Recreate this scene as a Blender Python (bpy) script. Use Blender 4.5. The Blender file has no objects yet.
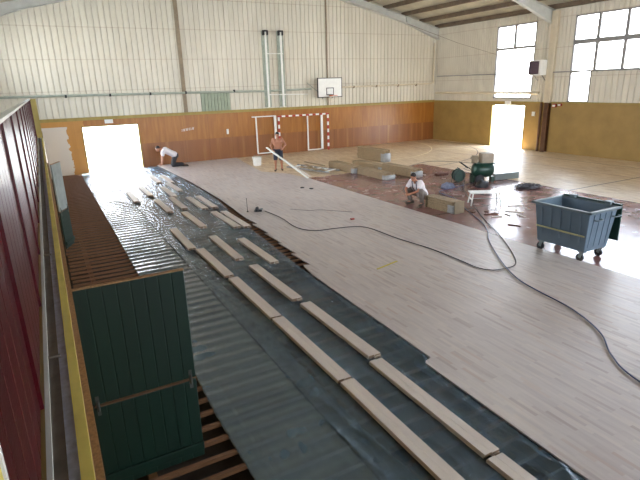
import bpy, bmesh, math, random
from mathutils import Vector, Matrix, Quaternion, noise
random.seed(7)
S = bpy.context.scene
COL = S.collection
PI = math.pi

# ------------------------------------------------------------------ materials
def newmat(name):
    m = bpy.data.materials.new(name); m.use_nodes = True
    nt = m.node_tree
    return m, nt, nt.nodes['Principled BSDF'], nt.nodes['Material Output']
def rgb(r, g, b):   # sRGB 0-255 -> linear
    f = lambda c: (c/255/12.92) if c/255 <= .04045 else ((c/255+.055)/1.055)**2.4
    return (f(r), f(g), f(b), 1)
def ramp(nt, stops, interp='LINEAR'):
    n = nt.nodes.new('ShaderNodeValToRGB'); cr = n.color_ramp; cr.interpolation = interp
    while len(cr.elements) > 1: cr.elements.remove(cr.elements[-1])
    cr.elements[0].position = stops[0][0]; cr.elements[0].color = stops[0][1]
    for p, c in stops[1:]:
        e = cr.elements.new(p); e.color = c
    return n
def coords(nt, kind='Object', scale=(1,1,1), rot=(0,0,0)):
    mp = nt.nodes.new('ShaderNodeMapping'); mp.inputs['Scale'].default_value = scale; mp.inputs['Rotation'].default_value = rot
    if kind == 'World':
        g = nt.nodes.new('ShaderNodeNewGeometry'); nt.links.new(g.outputs['Position'], mp.inputs['Vector'])
    else:
        t = nt.nodes.new('ShaderNodeTexCoord'); nt.links.new(t.outputs[kind], mp.inputs['Vector'])
    return mp.outputs['Vector']
def noisetex(nt, vec, scale, detail=4, rough=.55):
    n = nt.nodes.new('ShaderNodeTexNoise'); n.inputs['Scale'].default_value = scale
    n.inputs['Detail'].default_value = detail; n.inputs['Roughness'].default_value = rough
    nt.links.new(vec, n.inputs['Vector']); return n.outputs['Fac']
def mix(nt, fac, a, b, mode='MIX'):
    n = nt.nodes.new('ShaderNodeMix'); n.data_type = 'RGBA'; n.blend_type = mode
    for s, v in ((n.inputs[0], fac), (n.inputs[6], a), (n.inputs[7], b)):
        if isinstance(v, (int, float, tuple)): s.default_value = v
        else: nt.links.new(v, s)
    return n.outputs[2]
def mth(nt, op, a, b=0.0, c=None):
    n = nt.nodes.new('ShaderNodeMath'); n.operation = op
    vs = [a, b] + ([c] if c is not None else [])
    for i, v in enumerate(vs):
        if isinstance(v, (int, float)): n.inputs[i].default_value = v
        else: nt.links.new(v, n.inputs[i])
    return n.outputs[0]
def bump(nt, p, h, strength=.3, dist=.01):
    b = nt.nodes.new('ShaderNodeBump'); b.inputs['Strength'].default_value = strength; b.inputs['Distance'].default_value = dist
    nt.links.new(h, b.inputs['Height']); nt.links.new(b.outputs['Normal'], p.inputs['Normal'])
def simple(name, col, rough=.6, metal=0, var=.12, scale=6, bmp=0, kind='Object', sc=(1,1,1)):
    m, nt, p, o = newmat(name)
    v = coords(nt, kind, sc); f = noisetex(nt, v, scale, 5)
    dark = tuple(c*(1-var*2) for c in col[:3])+(1,); lite = tuple(min(1, c*(1+var)) for c in col[:3])+(1,)
    r = ramp(nt, [(.3, dark), (.7, lite)]); nt.links.new(f, r.inputs[0]); nt.links.new(r.outputs[0], p.inputs['Base Color'])
    p.inputs['Roughness'].default_value = rough; p.inputs['Metallic'].default_value = metal
    if bmp: bump(nt, p, f, bmp, .01)
    return m

def wood_floor(name, tones, row=.07, length=.55, rough=.45, zones=None, spec=.5, wear=0):
    """strip flooring with the boards running along world Y"""
    m, nt, p, o = newmat(name)
    v = coords(nt, 'World', (1,1,1), (0,0,PI/2))
    br = nt.nodes.new('ShaderNodeTexBrick'); nt.links.new(v, br.inputs['Vector'])
    br.inputs['Scale'].default_value = 1; br.inputs['Brick Width'].default_value = length; br.inputs['Row Height'].default_value = row
    br.inputs['Mortar Size'].default_value = .0015; br.inputs['Bias'].default_value = 0
    br.offset = .37; br.offset_frequency = 3; br.squash = .8; br.squash_frequency = 4
    br.inputs['Color1'].default_value = (0,0,0,1); br.inputs['Color2'].default_value = (1,1,1,1); br.inputs['Mortar'].default_value = (.35,.35,.35,1)
    r = ramp(nt, tones); nt.links.new(br.outputs['Color'], r.inputs[0])
    v2 = coords(nt, 'World', (22, 1.6, 1)); g = noisetex(nt, v2, 1.0, 6, .6)
    rg = ramp(nt, [(.3, (.90,.89,.88,1)), (.65, (1.03,1.03,1.02,1))]); nt.links.new(g, rg.inputs[0])
    c = mix(nt, 1.0, r.outputs[0], rg.outputs[0], 'MULTIPLY')
    v3 = coords(nt, 'World'); big = noisetex(nt, v3, .45, 4)
    rb = ramp(nt, [(.3, (.9,.88,.88,1)), (.7, (1.05,1.05,1.04,1))]); nt.links.new(big, rb.inputs[0])
    c = mix(nt, 1.0, c, rb.outputs[0], 'MULTIPLY')
    if zones: c = zones(nt, p, c)
    nt.links.new(c, p.inputs['Base Color'])
    if not zones: p.inputs['Roughness'].default_value = rough
    p.inputs['Specular IOR Level'].default_value = spec
    return m

def old_zones(nt, p, c):
    sep = nt.nodes.new('ShaderNodeSeparateXYZ'); g = nt.nodes.new('ShaderNodeNewGeometry'); nt.links.new(g.outputs['Position'], sep.inputs[0])
    X, Y = sep.outputs[0], sep.outputs[1]
    v = coords(nt, 'World'); n1 = noisetex(nt, v, 2.2, 5)
    wob = mth(nt, 'MULTIPLY', mth(nt, 'SUBTRACT', n1, .5), .5)
    # painted red area of the court: x < -7.4, y < -8.4
    a = mth(nt, 'LESS_THAN', mth(nt, 'ADD', X, mth(nt,'MULTIPLY',wob,.3)), -7.45)
    b = mth(nt, 'LESS_THAN', mth(nt, 'ADD', Y, wob), -7.9)
    zone = mth(nt, 'MULTIPLY', a, b)
    red = ramp(nt, [(.3, rgb(112,76,72)), (.62, rgb(140,100,95)), (.8, rgb(170,140,132))]); nt.links.new(noisetex(nt, v, 1.3, 6, .65), red.inputs[0])
    c = mix(nt, zone, c, red.outputs[0])
    def circle(cx, cy, r, w, col, c):
        dx = mth(nt,'SUBTRACT',X,cx); dy = mth(nt,'SUBTRACT',Y,cy)
        d = mth(nt,'SQRT', mth(nt,'ADD', mth(nt,'MULTIPLY',dx,dx), mth(nt,'MULTIPLY',dy,dy)))
        k = mth(nt,'LESS_THAN', mth(nt,'ABSOLUTE', mth(nt,'SUBTRACT',d,r)), w)
        return mix(nt, k, c, col)
    def line(sock, at, w, col, c):
        k = mth(nt,'LESS_THAN', mth(nt,'ABSOLUTE', mth(nt,'SUBTRACT',sock,at)), w)
        return mix(nt, k, c, col)
    c = circle(-8, 0, 6.0, .03, rgb(240,225,190), c)
    c = circle(-8, -1.2, 7.6, .025, rgb(90,60,45), c)
    c = line(X, -1.6, .025, rgb(100,70,50), c)
    c = line(X, -3.7, .02, rgb(120,50,45), c)
    c = line(Y, -15.4, .03, rgb(95,70,60), c)
    rr = ramp(nt, [(.3, (.10,.10,.10,1)), (.7, (.26,.26,.26,1))]); nt.links.new(noisetex(nt, v, 1.8, 5), rr.inputs[0])
    r2 = mth(nt, 'SUBTRACT', mth(nt,'ADD', rr.outputs[0], .26), mth(nt,'MULTIPLY', zone, .22))
    nt.links.new(r2, p.inputs['Roughness'])
    return c

M = {}
M['floor_new'] = wood_floor('new_beech_strips', [(0, rgb(178,163,158)), (.12, rgb(192,181,178)), (.6, rgb(199,189,185)), (.9, rgb(204,193,186)), (1, rgb(188,168,160))], .05, .38, .4)
M['floor_old'] = wood_floor('old_varnished_parquet', [(0, rgb(190,160,124)), (.5, rgb(212,188,154)), (1, rgb(222,202,172))], .055, .4, .3, old_zones)
M['plank'] = simple('raw_beech_board', rgb(214,200,188), .55, 0, .06, 9, .1, 'Object', (30,1.2,30))
M['plank_end'] = simple('sawn_board_end', rgb(126,98,70), .8, 0, .25, 60)
M['joist'] = simple('brown_joist_wood', rgb(106,70,40), .75, 0, .22, 5, .3, 'Object', (1,18,18))
M['concrete'] = simple('dark_subfloor_concrete', rgb(52,44,40), .9, 0, .3, 3, .3)
M['outside'] = simple('pale_yard_concrete', rgb(190,188,182), .9, 0, .1, 1)
M['green'] = simple('dark_green_paint', rgb(3,35,24), .5, 0, .12, 4, .05, 'Object', (1,1,.2))
M['green_glare'] = simple('green_paint_with_glare', rgb(142,150,146), .4, 0, .1, 4)  # glare on the far door's upper leaf, put into a paler colour
M['hinge'] = simple('dull_steel', rgb(92,94,90), .45, .7, .1, 20)
M['brownwood'] = simple('brown_frame_wood', rgb(150,112,72), .6, 0, .2, 6, .1, 'Object', (10,10,1))
M['yellow'] = simple('cream_yellow_paint', rgb(222,204,104), .55, 0, .08, 5)
M['sill'] = simple('blue_grey_sill', rgb(186,196,218), .6, 0, .14, 25, .2)
M['track'] = simple('dark_brown_track', rgb(92,80,68), .7, 0, .2, 12)
M['steel_light'] = simple('pale_grey_beam_paint', rgb(200,202,196), .5, 0, .06, 3)
M['steel_green'] = simple('grey_green_paint', rgb(164,172,158), .5, 0, .1, 4)
M['steel_cream'] = simple('cream_steel_paint', rgb(214,202,176), .55, 0, .06, 3)
M['dark'] = simple('dark_post_paint', rgb(142,126,102), .6, 0, .12, 4)
M['darkbrown'] = simple('brown_column_paint', rgb(96,62,34), .5, 0, .15, 4)
M['purlin'] = simple('brown_grey_purlin', rgb(112,96,78), .7, 0, .15, 3)
M['white'] = simple('white_paint', rgb(236,236,230), .45, 0, .03, 6)
M['redpaint'] = simple('red_paint', rgb(176,52,40), .45, 0, .08, 6)
M['black'] = simple('black_rubber', rgb(30,30,34), .6, 0, .2, 10)
M['cable_black'] = simple('black_cable', rgb(58,54,58), .5, 0, .1, 10)
M['cable_blue'] = simple('blue_grey_cable', rgb(62,72,108), .5, 0, .1, 10)
M['orange_rim'] = simple('orange_hoop', rgb(214,96,40), .5, 0, .05, 5)
M['net'] = simple('white_net_cord', rgb(226,214,196), .8, 0, .05, 8)
M['frame_metal'] = simple('grey_window_frame', rgb(140,138,136), .5, .1, .05, 4)
M['olive'] = simple('olive_beam_paint', rgb(158,138,72), .6, 0, .08, 5)
M['bin'] = simple('grey_bin_plastic', rgb(88,106,120), .42, 0, .06, 3)
M['bin_inner'] = simple('bin_rim_plastic', rgb(92,106,112), .45, 0, .06, 3)
M['lid'] = simple('dark_green_lid', rgb(24,58,50), .4, 0, .08, 3)
M['strip_yellow'] = simple('faded_yellow_strip', rgb(168,164,118), .5, 0, .06, 8)
M['comp_green'] = simple('green_tank_paint', rgb(34,66,54), .35, .1, .12, 5)
M['beige'] = simple('beige_cover', rgb(168,152,132), .5, 0, .08, 5)
M['greybox'] = simple('grey_steel_box', rgb(132,142,142), .4, .4, .06, 4)
M['wrap'] = simple('wrapped_board_stack', rgb(158,134,100), .6, 0, .28, 9, .3, 'Object', (1,3,10))
M['plasticwrap'] = simple('crumpled_white_film', rgb(160,160,158), .4, 0, .12, 20, .8)
M['bluebag'] = simple('blue_grey_cloth', rgb(110,118,140), .8, 0, .2, 12, .6)
M['rag'] = simple('brown_rag', rgb(120,82,64), .9, 0, .2, 12, .6)
M['skin'] = simple('tanned_skin', rgb(176,120,92), .5, 0, .05, 6)
M['hair'] = simple('dark_hair', rgb(40,30,26), .7, 0, .2, 40)
M['shorts'] = simple('charcoal_shorts', rgb(48,52,64), .85, 0, .1, 12, .2)
M['tee'] = simple('white_cotton_shirt', rgb(226,220,222), .85, 0, .04, 12, .3)
M['greytrouser'] = simple('grey_work_trousers', rgb(126,116,108), .85, 0, .12, 12, .3)
M['darktrouser'] = simple('dark_work_trousers', rgb(52,50,54), .85, 0, .12, 12, .3)
M['shoe'] = simple('brown_work_shoe', rgb(70,58,48), .6, 0, .15, 12)
M['strap'] = simple('dark_strap_cloth', rgb(84,84,96), .8, 0, .1, 12)
M['yellowtool'] = simple('yellow_plastic', rgb(206,188,60), .5, 0, .05, 8)

# red ribbed sheet
m, nt, p, o = newmat('dark_red_sheet'); M['redsheet'] = m
v = coords(nt, 'World', (1,1,1)); f = noisetex(nt, v, 60, 3); f2 = noisetex(nt, v, 3, 4)
r = ramp(nt, [(.3, rgb(54,0,7)), (.7, rgb(72,2,12))]); nt.links.new(f2, r.inputs[0]); nt.links.new(r.outputs[0], p.inputs['Base Color'])
p.inputs['Roughness'].default_value = .36; p.inputs['Specular IOR Level'].default_value = .18; bump(nt, p, f, .4, .004)

# cladding
def clad(name, a, b):
    m, nt, p, o = newmat(name)
    v = coords(nt, 'World', (1,1,.25)); f = noisetex(nt, v, 1.2, 6, .6)
    r = ramp(nt, [(.3, a), (.7, b)]); nt.links.new(f, r.inputs[0])
    # faint rows of fixings at the rails
    sep = nt.nodes.new('ShaderNodeSeparateXYZ'); g = nt.nodes.new('ShaderNodeNewGeometry'); nt.links.new(g.outputs['Position'], sep.inputs[0])
    md = mth(nt, 'MODULO', sep.outputs[2], 1.35)
    k = mth(nt, 'LESS_THAN', mth(nt,'ABSOLUTE', mth(nt,'SUBTRACT', md, .95)), .018)
    hx = mth(nt, 'MULTIPLY', k, .3)
    c = mix(nt, hx, r.outputs[0], rgb(150,120,92))
    nt.links.new(c, p.inputs['Base Color']); p.inputs['Roughness'].default_value = .5
    return m
M['clad'] = clad('cream_ribbed_cladding', rgb(204,198,182), rgb(220,214,198))
M['clad_rib'] = simple('tan_joint_seam', rgb(150,136,110), .6, 0, .1, 3)  # darker tan tone for cladding seams
M['clad_green'] = simple('translucent_green_sheet', rgb(150,160,138), .45, 0, .08, 3)
M['roofsheet'] = simple('roof_lining_sheet', rgb(200,194,172), .7, 0, .08, 1.2)

# plywood dado of the far wall
m, nt, p, o = newmat('orange_plywood_dado'); M['ply'] = m
v = coords(nt, 'World', (5,5,.5)); grain = noisetex(nt, v, 1.4, 6, .6)
r = ramp(nt, [(.25, rgb(142,86,28)), (.5, rgb(160,102,36)), (.75, rgb(176,118,48))]); nt.links.new(grain, r.inputs[0])
sep = nt.nodes.new('ShaderNodeSeparateXYZ'); g = nt.nodes.new('ShaderNodeNewGeometry'); nt.links.new(g.outputs['Position'], sep.inputs[0])
X, Z = sep.outputs[0], sep.outputs[2]
low = mth(nt, 'LESS_THAN', Z, 1.12)
r2 = ramp(nt, [(.3, rgb(128,76,34)), (.55, rgb(144,90,44)), (.74, rgb(176,126,72))]); nt.links.new(noisetex(nt, coords(nt,'World',(2.2,1,.12)), 1.2, 5, .6), r2.inputs[0])
c = mix(nt, low, r.outputs[0], r2.outputs[0])
seam = mth(nt, 'LESS_THAN', mth(nt,'ABSOLUTE', mth(nt,'MODULO', mth(nt,'ADD',X,30), 1.25)), .012)
c = mix(nt, mth(nt,'MULTIPLY',seam,.5), c, rgb(70,42,20))
edge = mth(nt,'ADD', X, mth(nt,'MULTIPLY', noisetex(nt, coords(nt,'World'), 2.5, 4), .5))
wht = mth(nt,'MULTIPLY', mth(nt,'LESS_THAN', edge, -21.3), mth(nt,'LESS_THAN', Z, 2.12))
c = mix(nt, wht, c, rgb(214,204,192))
yl = mth(nt,'MULTIPLY', mth(nt,'LESS_THAN', edge, -20.55), mth(nt,'SUBTRACT', 1.0, wht))
c = mix(nt, mth(nt,'MULTIPLY',yl,.6), c, rgb(206,150,70))
nt.links.new(c, p.inputs['Base Color']); p.inputs['Roughness'].default_value = .38
# mustard wall on the right
M['mustard'] = simple('mustard_wall_paint', rgb(158,128,70), .55, 0, .09, 1.3)

# glass pane: clear sheet with a surface reflection
m, nt, p, o = newmat('window_glass'); M['glass'] = m
nt.nodes.remove(p); tr = nt.nodes.new('ShaderNodeBsdfTransparent'); gl = nt.nodes.new('ShaderNodeBsdfGlossy'); gl.inputs['Roughness'].default_value = .02
fr = nt.nodes.new('ShaderNodeFresnel'); fr.inputs[0].default_value = 1.45; mx = nt.nodes.new('ShaderNodeMixShader')
nt.links.new(fr.outputs[0], mx.inputs[0]); nt.links.new(tr.outputs[0], mx.inputs[1]); nt.links.new(gl.outputs[0], mx.inputs[2]); nt.links.new(mx.outputs[0], o.inputs[0])

# polythene film
def film(name, opac, tint, rough, seed):
    m, nt, p, o = newmat(name)
    v = coords(nt, 'World', (7, .6, 1), (0,0,.12)); w = noisetex(nt, v, 1.0 , 8, .7)
    v2 = coords(nt, 'World', (1.0, .6, 1)); w2 = noisetex(nt, v2, 1.4+seed, 3)
    p.inputs['Base Color'].default_value = tint; p.inputs['Roughness'].default_value = rough
    p.inputs['Specular IOR Level'].default_value = .8
    b = nt.nodes.new('ShaderNodeBump'); b.inputs['Strength'].default_value = .5+.5*seed; b.inputs['Distance'].default_value = .03+.04*seed
    nt.links.new(w, b.inputs['Height']); nt.links.new(b.outputs['Normal'], p.inputs['Normal'])
    tr = nt.nodes.new('ShaderNodeBsdfTransparent'); mx = nt.nodes.new('ShaderNodeMixShader')
    mr = nt.nodes.new('ShaderNodeMapRange'); mr.inputs['From Min'].default_value = .35; mr.inputs['From Max'].default_value = .68
    mr.inputs['To Min'].default_value = opac[0]; mr.inputs['To Max'].default_value = opac[1]
    nt.links.new(w2, mr.inputs['Value'])
    nt.links.new(mr.outputs[0], mx.inputs[0]); nt.links.new(tr.outputs[0], mx.inputs[1]); nt.links.new(p.outputs[0], mx.inputs[2])
    nt.links.new(mx.outputs[0], o.inputs[0]); return m
M['film_milky'] = film('milky_polythene', (.55, .78), rgb(100,116,122), .2, 0)
M['film_clear'] = film('clear_polythene', (.34, .6), rgb(108,130,144), .13, .7)

# ------------------------------------------------------------------ mesh helpers
class MB:
    def __init__(s): s.v = []; s.f = []; s.mi = []; s.smooth = []
    def add(s, vs, fs, mi=0, sm=False):
        o = len(s.v); s.v += [tuple(x) for x in vs]; s.f += [tuple(i+o for i in f) for f in fs]
        s.mi += [mi]*len(fs); s.smooth += [sm]*len(fs)
    def box(s, x0, x1, y0, y1, z0, z1, mi=0, top=None):
        """top=(dx,dy): inset of the upper face (negative flares)"""
        tx, ty = top or (0, 0)
        vs = [(x0,y0,z0),(x1,y0,z0),(x1,y1,z0),(x0,y1,z0),(x0+tx,y0+ty,z1),(x1-tx,y0+ty,z1),(x1-tx,y1-ty,z1),(x0+tx,y1-ty,z1)]
        s.add(vs, [(3,2,1,0),(4,5,6,7),(0,1,5,4),(1,2,6,5),(2,3,7,6),(3,0,4,7)], mi)
    def bar(s, p, q, w, h, mi=0, up=(0,0,1)):
        p, q = Vector(p), Vector(q); d = (q-p).normalized(); u = Vector(up)
        if abs(d.dot(u)) > .99: u = Vector((0,1,0))
        r = d.cross(u).normalized(); u = r.cross(d)
        vs = [c + r*a*w/2 + u*b*h/2 for c in (p, q) for a, b in ((-1,-1),(1,-1),(1,1),(-1,1))]
        s.add(vs, [(0,1,2,3),(7,6,5,4),(0,4,5,1),(1,5,6,2),(2,6,7,3),(3,7,4,0)], mi)
    def tube(s, pts, r, n=8, mi=0, cap=True, radii=None):
        pts = [Vector(p) for p in pts]; rings = []; prev = None
        for i, p in enumerate(pts):
            d = (pts[min(i+1,len(pts)-1)] - pts[max(i-1,0)]).normalized()
            if prev is None:
                u = Vector((0,0,1)) if abs(d.z) < .9 else Vector((1,0,0))
                a = d.cross(u).normalized()
            else:
                a = (prev - d*prev.dot(d)).normalized()
            prev = a; b = d.cross(a); rr = radii[i] if radii else r
            rings.append([p + (a*math.cos(2*PI*k/n) + b*math.sin(2*PI*k/n))*rr for k in range(n)])
        vs = [v for rg in rings for v in rg]; fs = []
        for i in range(len(rings)-1):
            for k in range(n):
                fs.append((i*n+k, i*n+(k+1)%n, (i+1)*n+(k+1)%n, (i+1)*n+k))
        s.add(vs, fs, mi, True)
        if cap: s.add(rings[0], [tuple(reversed(range(n)))], mi); s.add(rings[-1], [tuple(range(n))], mi)
    def ball(s, c, r, mi=0, n=12, m=8):
        c = Vector(c); R = r if isinstance(r, (tuple, list)) else (r, r, r)
        vs = [c + Vector((0,0,R[2]))]
        for i in range(1, m):
            t = PI*i/m
            for k in range(n):
                a = 2*PI*k/n; vs.append(c + Vector((R[0]*math.sin(t)*math.cos(a), R[1]*math.sin(t)*math.sin(a), R[2]*math.cos(t))))
        vs.append(c - Vector((0,0,R[2]))); fs = [(0, 1+k, 1+(k+1)%n) for k in range(n)]
        for i in range(m-2):
            for k in range(n):
                a = 1+i*n; fs.append((a+k, a+n+k, a+n+(k+1)%n, a+(k+1)%n))
        L = len(vs)-1; a = 1+(m-2)*n; fs += [(L, a+(k+1)%n, a+k) for k in range(n)]
        s.add(vs, fs, mi, True)
    def disc(s, c, axis, r, w, n=20, mi=0):
        c = Vector(c); a = Vector(axis).normalized(); s.tube([c-a*w/2, c+a*w/2], r, n, mi)
    def build(s, name, mats, parent=None, bevel=0, loc=None, seg=2):
        me = bpy.data.meshes.new(name); me.from_pydata(s.v, [], s.f)
        if not isinstance(mats, (list, tuple)): mats = [mats]
        for m in mats: me.materials.append(M[m] if isinstance(m, str) else m)
        me.polygons.foreach_set('material_index', s.mi); me.polygons.foreach_set('use_smooth', s.smooth); me.update()
        bm = bmesh.new(); bm.from_mesh(me); bmesh.ops.recalc_face_normals(bm, faces=bm.faces); bm.to_mesh(me); bm.free()
        o = bpy.data.objects.new(name, me); COL.objects.link(o)
        if parent is not None: o.parent = parent
        if loc is not None: o.location = loc
        if bevel:
            b = o.modifiers.new('Bevel', 'BEVEL'); b.width = bevel; b.segments = seg; b.limit_method = 'ANGLE'; b.angle_limit = math.radians(50)
        return o
def tag(o, label=None, cat=None, group=None, kind=None):
    if label: o['label'] = label
    if cat: o['category'] = cat
    if group: o['group'] = group
    if kind: o['kind'] = kind
    return o
def empty(name, loc=(0,0,0), rz=0, **k):
    o = bpy.data.objects.new(name, None); COL.objects.link(o); o.location = loc; o.rotation_euler = (0,0,rz); o.empty_display_size = .2
    return tag(o, **k)
def struct(o): o['kind'] = 'structure'; return o
def copy_tree(o, parent=None):
    c = o.copy(); COL.objects.link(c)
    if parent is not None: c.parent = parent
    for ch in list(o.children): copy_tree(ch, c)
    return c
def smooth_path(P, n=8):
    P = [Vector(p) for p in P]; out = []
    for i in range(len(P)-1):
        a = P[max(i-1,0)]; b = P[i]; c = P[i+1]; d = P[min(i+2,len(P)-1)]
        for k in range(n):
            t = k/n; out.append(.5*((2*b)+(-a+c)*t+(2*a-5*b+4*c-d)*t*t+(-a+3*b-3*c+d)*t**3))
    out.append(P[-1]); return out

# ------------------------------------------------------------------ the hall
XL, YB = -25.0, -34.0          # left and rear walls
EZ, SL, XR = 6.72, .235, -12.5 # eaves height, roof slope, ridge
def roof_z(x): return EZ + SL*(-x if x > XR else x-XL)

b = MB(); b.box(-70, 45, -70, 60, -.45, -.30); o = struct(b.build('ground', 'outside'))
b = MB(); b.box(-22.7, -14.7, YB, 0, -.30, -.16); b.box(-14.7, -13.4, YB, -8.6, -.30, -.16); struct(b.build('floor_base', 'concrete'))
b = MB(); b.box(-13.4, 0, YB, 0, -.28, 0.0); b.box(-14.7, -13.4, -8.6, 0, -.28, 0.0); b.build('floor_old', 'floor_old'); struct(bpy.data.objects['floor_old'])
# newly laid floor with the stepped edge of unfinished rows
edge = [(-17.78,0),(-17.72,-1.2),(-17.66,-3.2),(-17.58,-5.4),(-17.60,-7.6),(-17.62,-9.7),(-17.72,-11.4),(-17.80,-12.6)]
P = []
for x, y in edge: P.append((x, y))
for y, x in [(-13.4,-17.86),(-14.45,-17.92),(-15.4,-17.97),(-16.3,-18.05),(-17.1,-18.16)]:
    P.append((P[-1][0]+.03, y)); P.append((x-.04, y+.08))
P += [(-18.30,-17.6),(-18.36,-19.8),(-18.40,-21.25),(-18.55,-21.28),(-18.60,-23.7),(-18.62,-25.9),(-18.70,-25.92),(-18.72,YB)]
P += [(-13.35,YB),(-13.35,-16.0),(-13.38,-13.1),(-13.36,-10.0),(-13.38,-8.0),(-13.6,-6.4),(-14.3,-5.2),(-13.9,-2.0),(-13.6,0)]
bm = bmesh.new(); top = [bm.verts.new((x,y,.014)) for x, y in P]; f = bm.faces.new(top)
ex = bmesh.ops.extrude_face_region(bm, geom=[f]); bmesh.ops.translate(bm, vec=(0,0,-.022), verts=[e for e in ex['geom'] if isinstance(e, bmesh.types.BMVert)])
bmesh.ops.recalc_face_normals(bm, faces=bm.faces)
me = bpy.data.meshes.new('floor_new'); bm.to_mesh(me); bm.free(); me.materials.append(M['floor_new'])
o = bpy.data.objects.new('floor_new', me); COL.objects.link(o); struct(o)

def slab_with_holes(b, axis, fixed0, fixed1, a0, a1, z0, z1, holes, mi=0):
    """wall slab along axis ('x' or 'y'), rectangular holes (a0,a1,z0,z1)"""
    As = sorted({a0, a1, *[h[0] for h in holes], *[h[1] for h in holes]}); As = [a for a in As if a0 <= a <= a1]
    for i in range(len(As)-1):
        u0, u1 = As[i], As[i+1]; mid = (u0+u1)/2
        cuts = sorted([(max(h[2],z0), min(h[3],z1)) for h in holes if h[0] < mid < h[1] and h[2] < z1 and h[3] > z0])
        z = z0
        for c0, c1 in cuts + [(z1, z1)]:
            if c0 > z+1e-6:
                if axis == 'x': b.box(u0, u1, fixed0, fixed1, z, c0, mi)
                else: b.box(fixed0, fixed1, u0, u1, z, c0, mi)
            z = max(z, c1)
def ribbed(b, axis, a0, a1, z0, ztop, off, sgn, pitch=.25, mi=0, miS=1, depth=.035):
    """trapezoidal ribs; off = plane coordinate, sgn = direction towards the room"""
    n = max(1, round((a1-a0)/pitch)); pp = (a1-a0)/n; prof = []
    for i in range(n):
        s = a0+i*pp; prof += [(s, 0), (s+.012, 0), (s+.03, depth), (s+pp-.03, depth), (s+pp-.012, 0)]
    prof.append((a1, 0))
    vs = []
    for a, d in prof:
        zt = ztop(a) if callable(ztop) else ztop
        for z in (z0, zt):
            vs.append((a, off+sgn*d, z) if axis == 'x' else (off+sgn*d, a, z))
    for k in range(len(prof)-1):
        q = [vs[2*k], vs[2*k+2], vs[2*k+3], vs[2*k+1]]
        b.add(q, [(0,1,2,3)], mi)

# far wall
DOORF = (-20.93, -18.40, -1, 2.10)
b = MB(); slab_with_holes(b, 'x', 0, .2, XL, 0, -.3, 2.40, [DOORF]); wf = struct(b.build('wall_far', 'ply'))
b = MB()
vs = [(XL,0.03,2.40),(0,0.03,2.40),(0,0.03,roof_z(0)),(XR,.03,roof_z(XR)),(XL,.03,roof_z(XL))]
vs += [(x,.2,z) for x,_,z in vs]
b.add(vs, [(0,1,2,3,4),(9,8,7,6,5),(0,1,6,5),(1,2,7,6),(2,3,8,7),(3,4,9,8),(4,0,5,9)]); b.build('backing', 'clad', wf)
b = MB()
ribbed(b, 'x', XL, -15.25, 2.48, roof_z, 0.0, -1); ribbed(b, 'x', -15.25, -13.72, 3.45, roof_z, 0, -1); ribbed(b, 'x', -13.72, 0, 2.48, roof_z, 0, -1)
b.build('ribbed_cladding', 'clad', wf)
b = MB(); ribbed(b, 'x', -15.25, -13.72, 2.48, 3.45, 0, -1, .17); b.build('green_sheet', 'clad_green', wf)
b = MB(); b.box(XL, 0, -.05, .0, 2.36, 2.50); b.build('rail', 'olive', wf)
b = MB()
b.box(-7.95, -7.89, -.10, 0, 2.5, roof_z(-7.9)-.3); b.build('post', 'dark', wf)
b = MB(); b.box(-16.16, -15.98, -.12, 0, 2.5, roof_z(-16)-.3); b.build('post', 'dark', wf)
# reveal seen round the open far door and yard door
fr = MB(); 
for x in (DOORF[0], DOORF[1]-.05): fr.box(x, x+.05, -.02, .2, -.0, 2.10)
fr.box(DOORF[0], DOORF[1], -.02, .2, 2.05, 2.10); struct(fr.build('door_1', 'olive'))
b = MB(); b.box(DOORF[0], DOORF[1], 0, .3, -.30, -.02); struct(b.build('trim_1', 'outside'))

# right wall
DOORR = (-7.18, -4.87, -1, 2.31)
W1 = (-7.45, -4.92, 2.62, 6.32); W2 = (-15.6, -9.57, 3.86, 6.33); W2b = (-10.66, -9.57, 2.46, 3.86)
W3 = (-23.8, -17.6, 3.86, 6.33); W4 = (-31.6, -25.6, 3.86, 6.33)
b = MB(); slab_with_holes(b, 'y', 0, .2, YB, 0, -.3, 2.42, [DOORR]); wr = struct(b.build('wall_right', 'mustard'))
b = MB(); slab_with_holes(b, 'y', 0.03, .2, YB, 0, 2.42, EZ, [W1, W2, W2b, W3, W4]); b.build('backing', 'clad', wr)
b = MB()
ribbed(b, 'y', -4.92, 0, 2.46, EZ, 0, -1, .17); ribbed(b, 'y', -8.3, W1[0], 2.46, EZ, 0, -1, .17)
ribbed(b, 'y', W1[0], W1[1], W1[3], EZ, 0, -1, .17)
ribbed(b, 'y', -9.57, -8.7, 2.46, EZ, 0, -1, .22); ribbed(b, 'y', W2[0], W2[1], W2[3], EZ, 0, -1, .22)
ribbed(b, 'y', W2[0], -10.66, 2.46, 3.86, 0, -1, .26)
ribbed(b, 'y', W3[1], W2[0], 2.46, EZ, 0, -1, .26); ribbed(b, 'y', W3[0], W3[1], 2.46, 3.86, 0, -1, .26); ribbed(b, 'y', W3[0], W3[1], 6.33, EZ, 0, -1, .26)
ribbed(b, 'y', YB, W3[0], 2.46, 3.86, 0, -1, .26); ribbed(b, 'y', W4[1], W3[0], 3.86, EZ, 0, -1, .26)
b.build('ribbed_cladding', 'clad', wr)
b = MB(); b.box(-.06, 0, YB, 0, 2.40, 2.47); b.build('rail', 'olive', wr)
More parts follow.
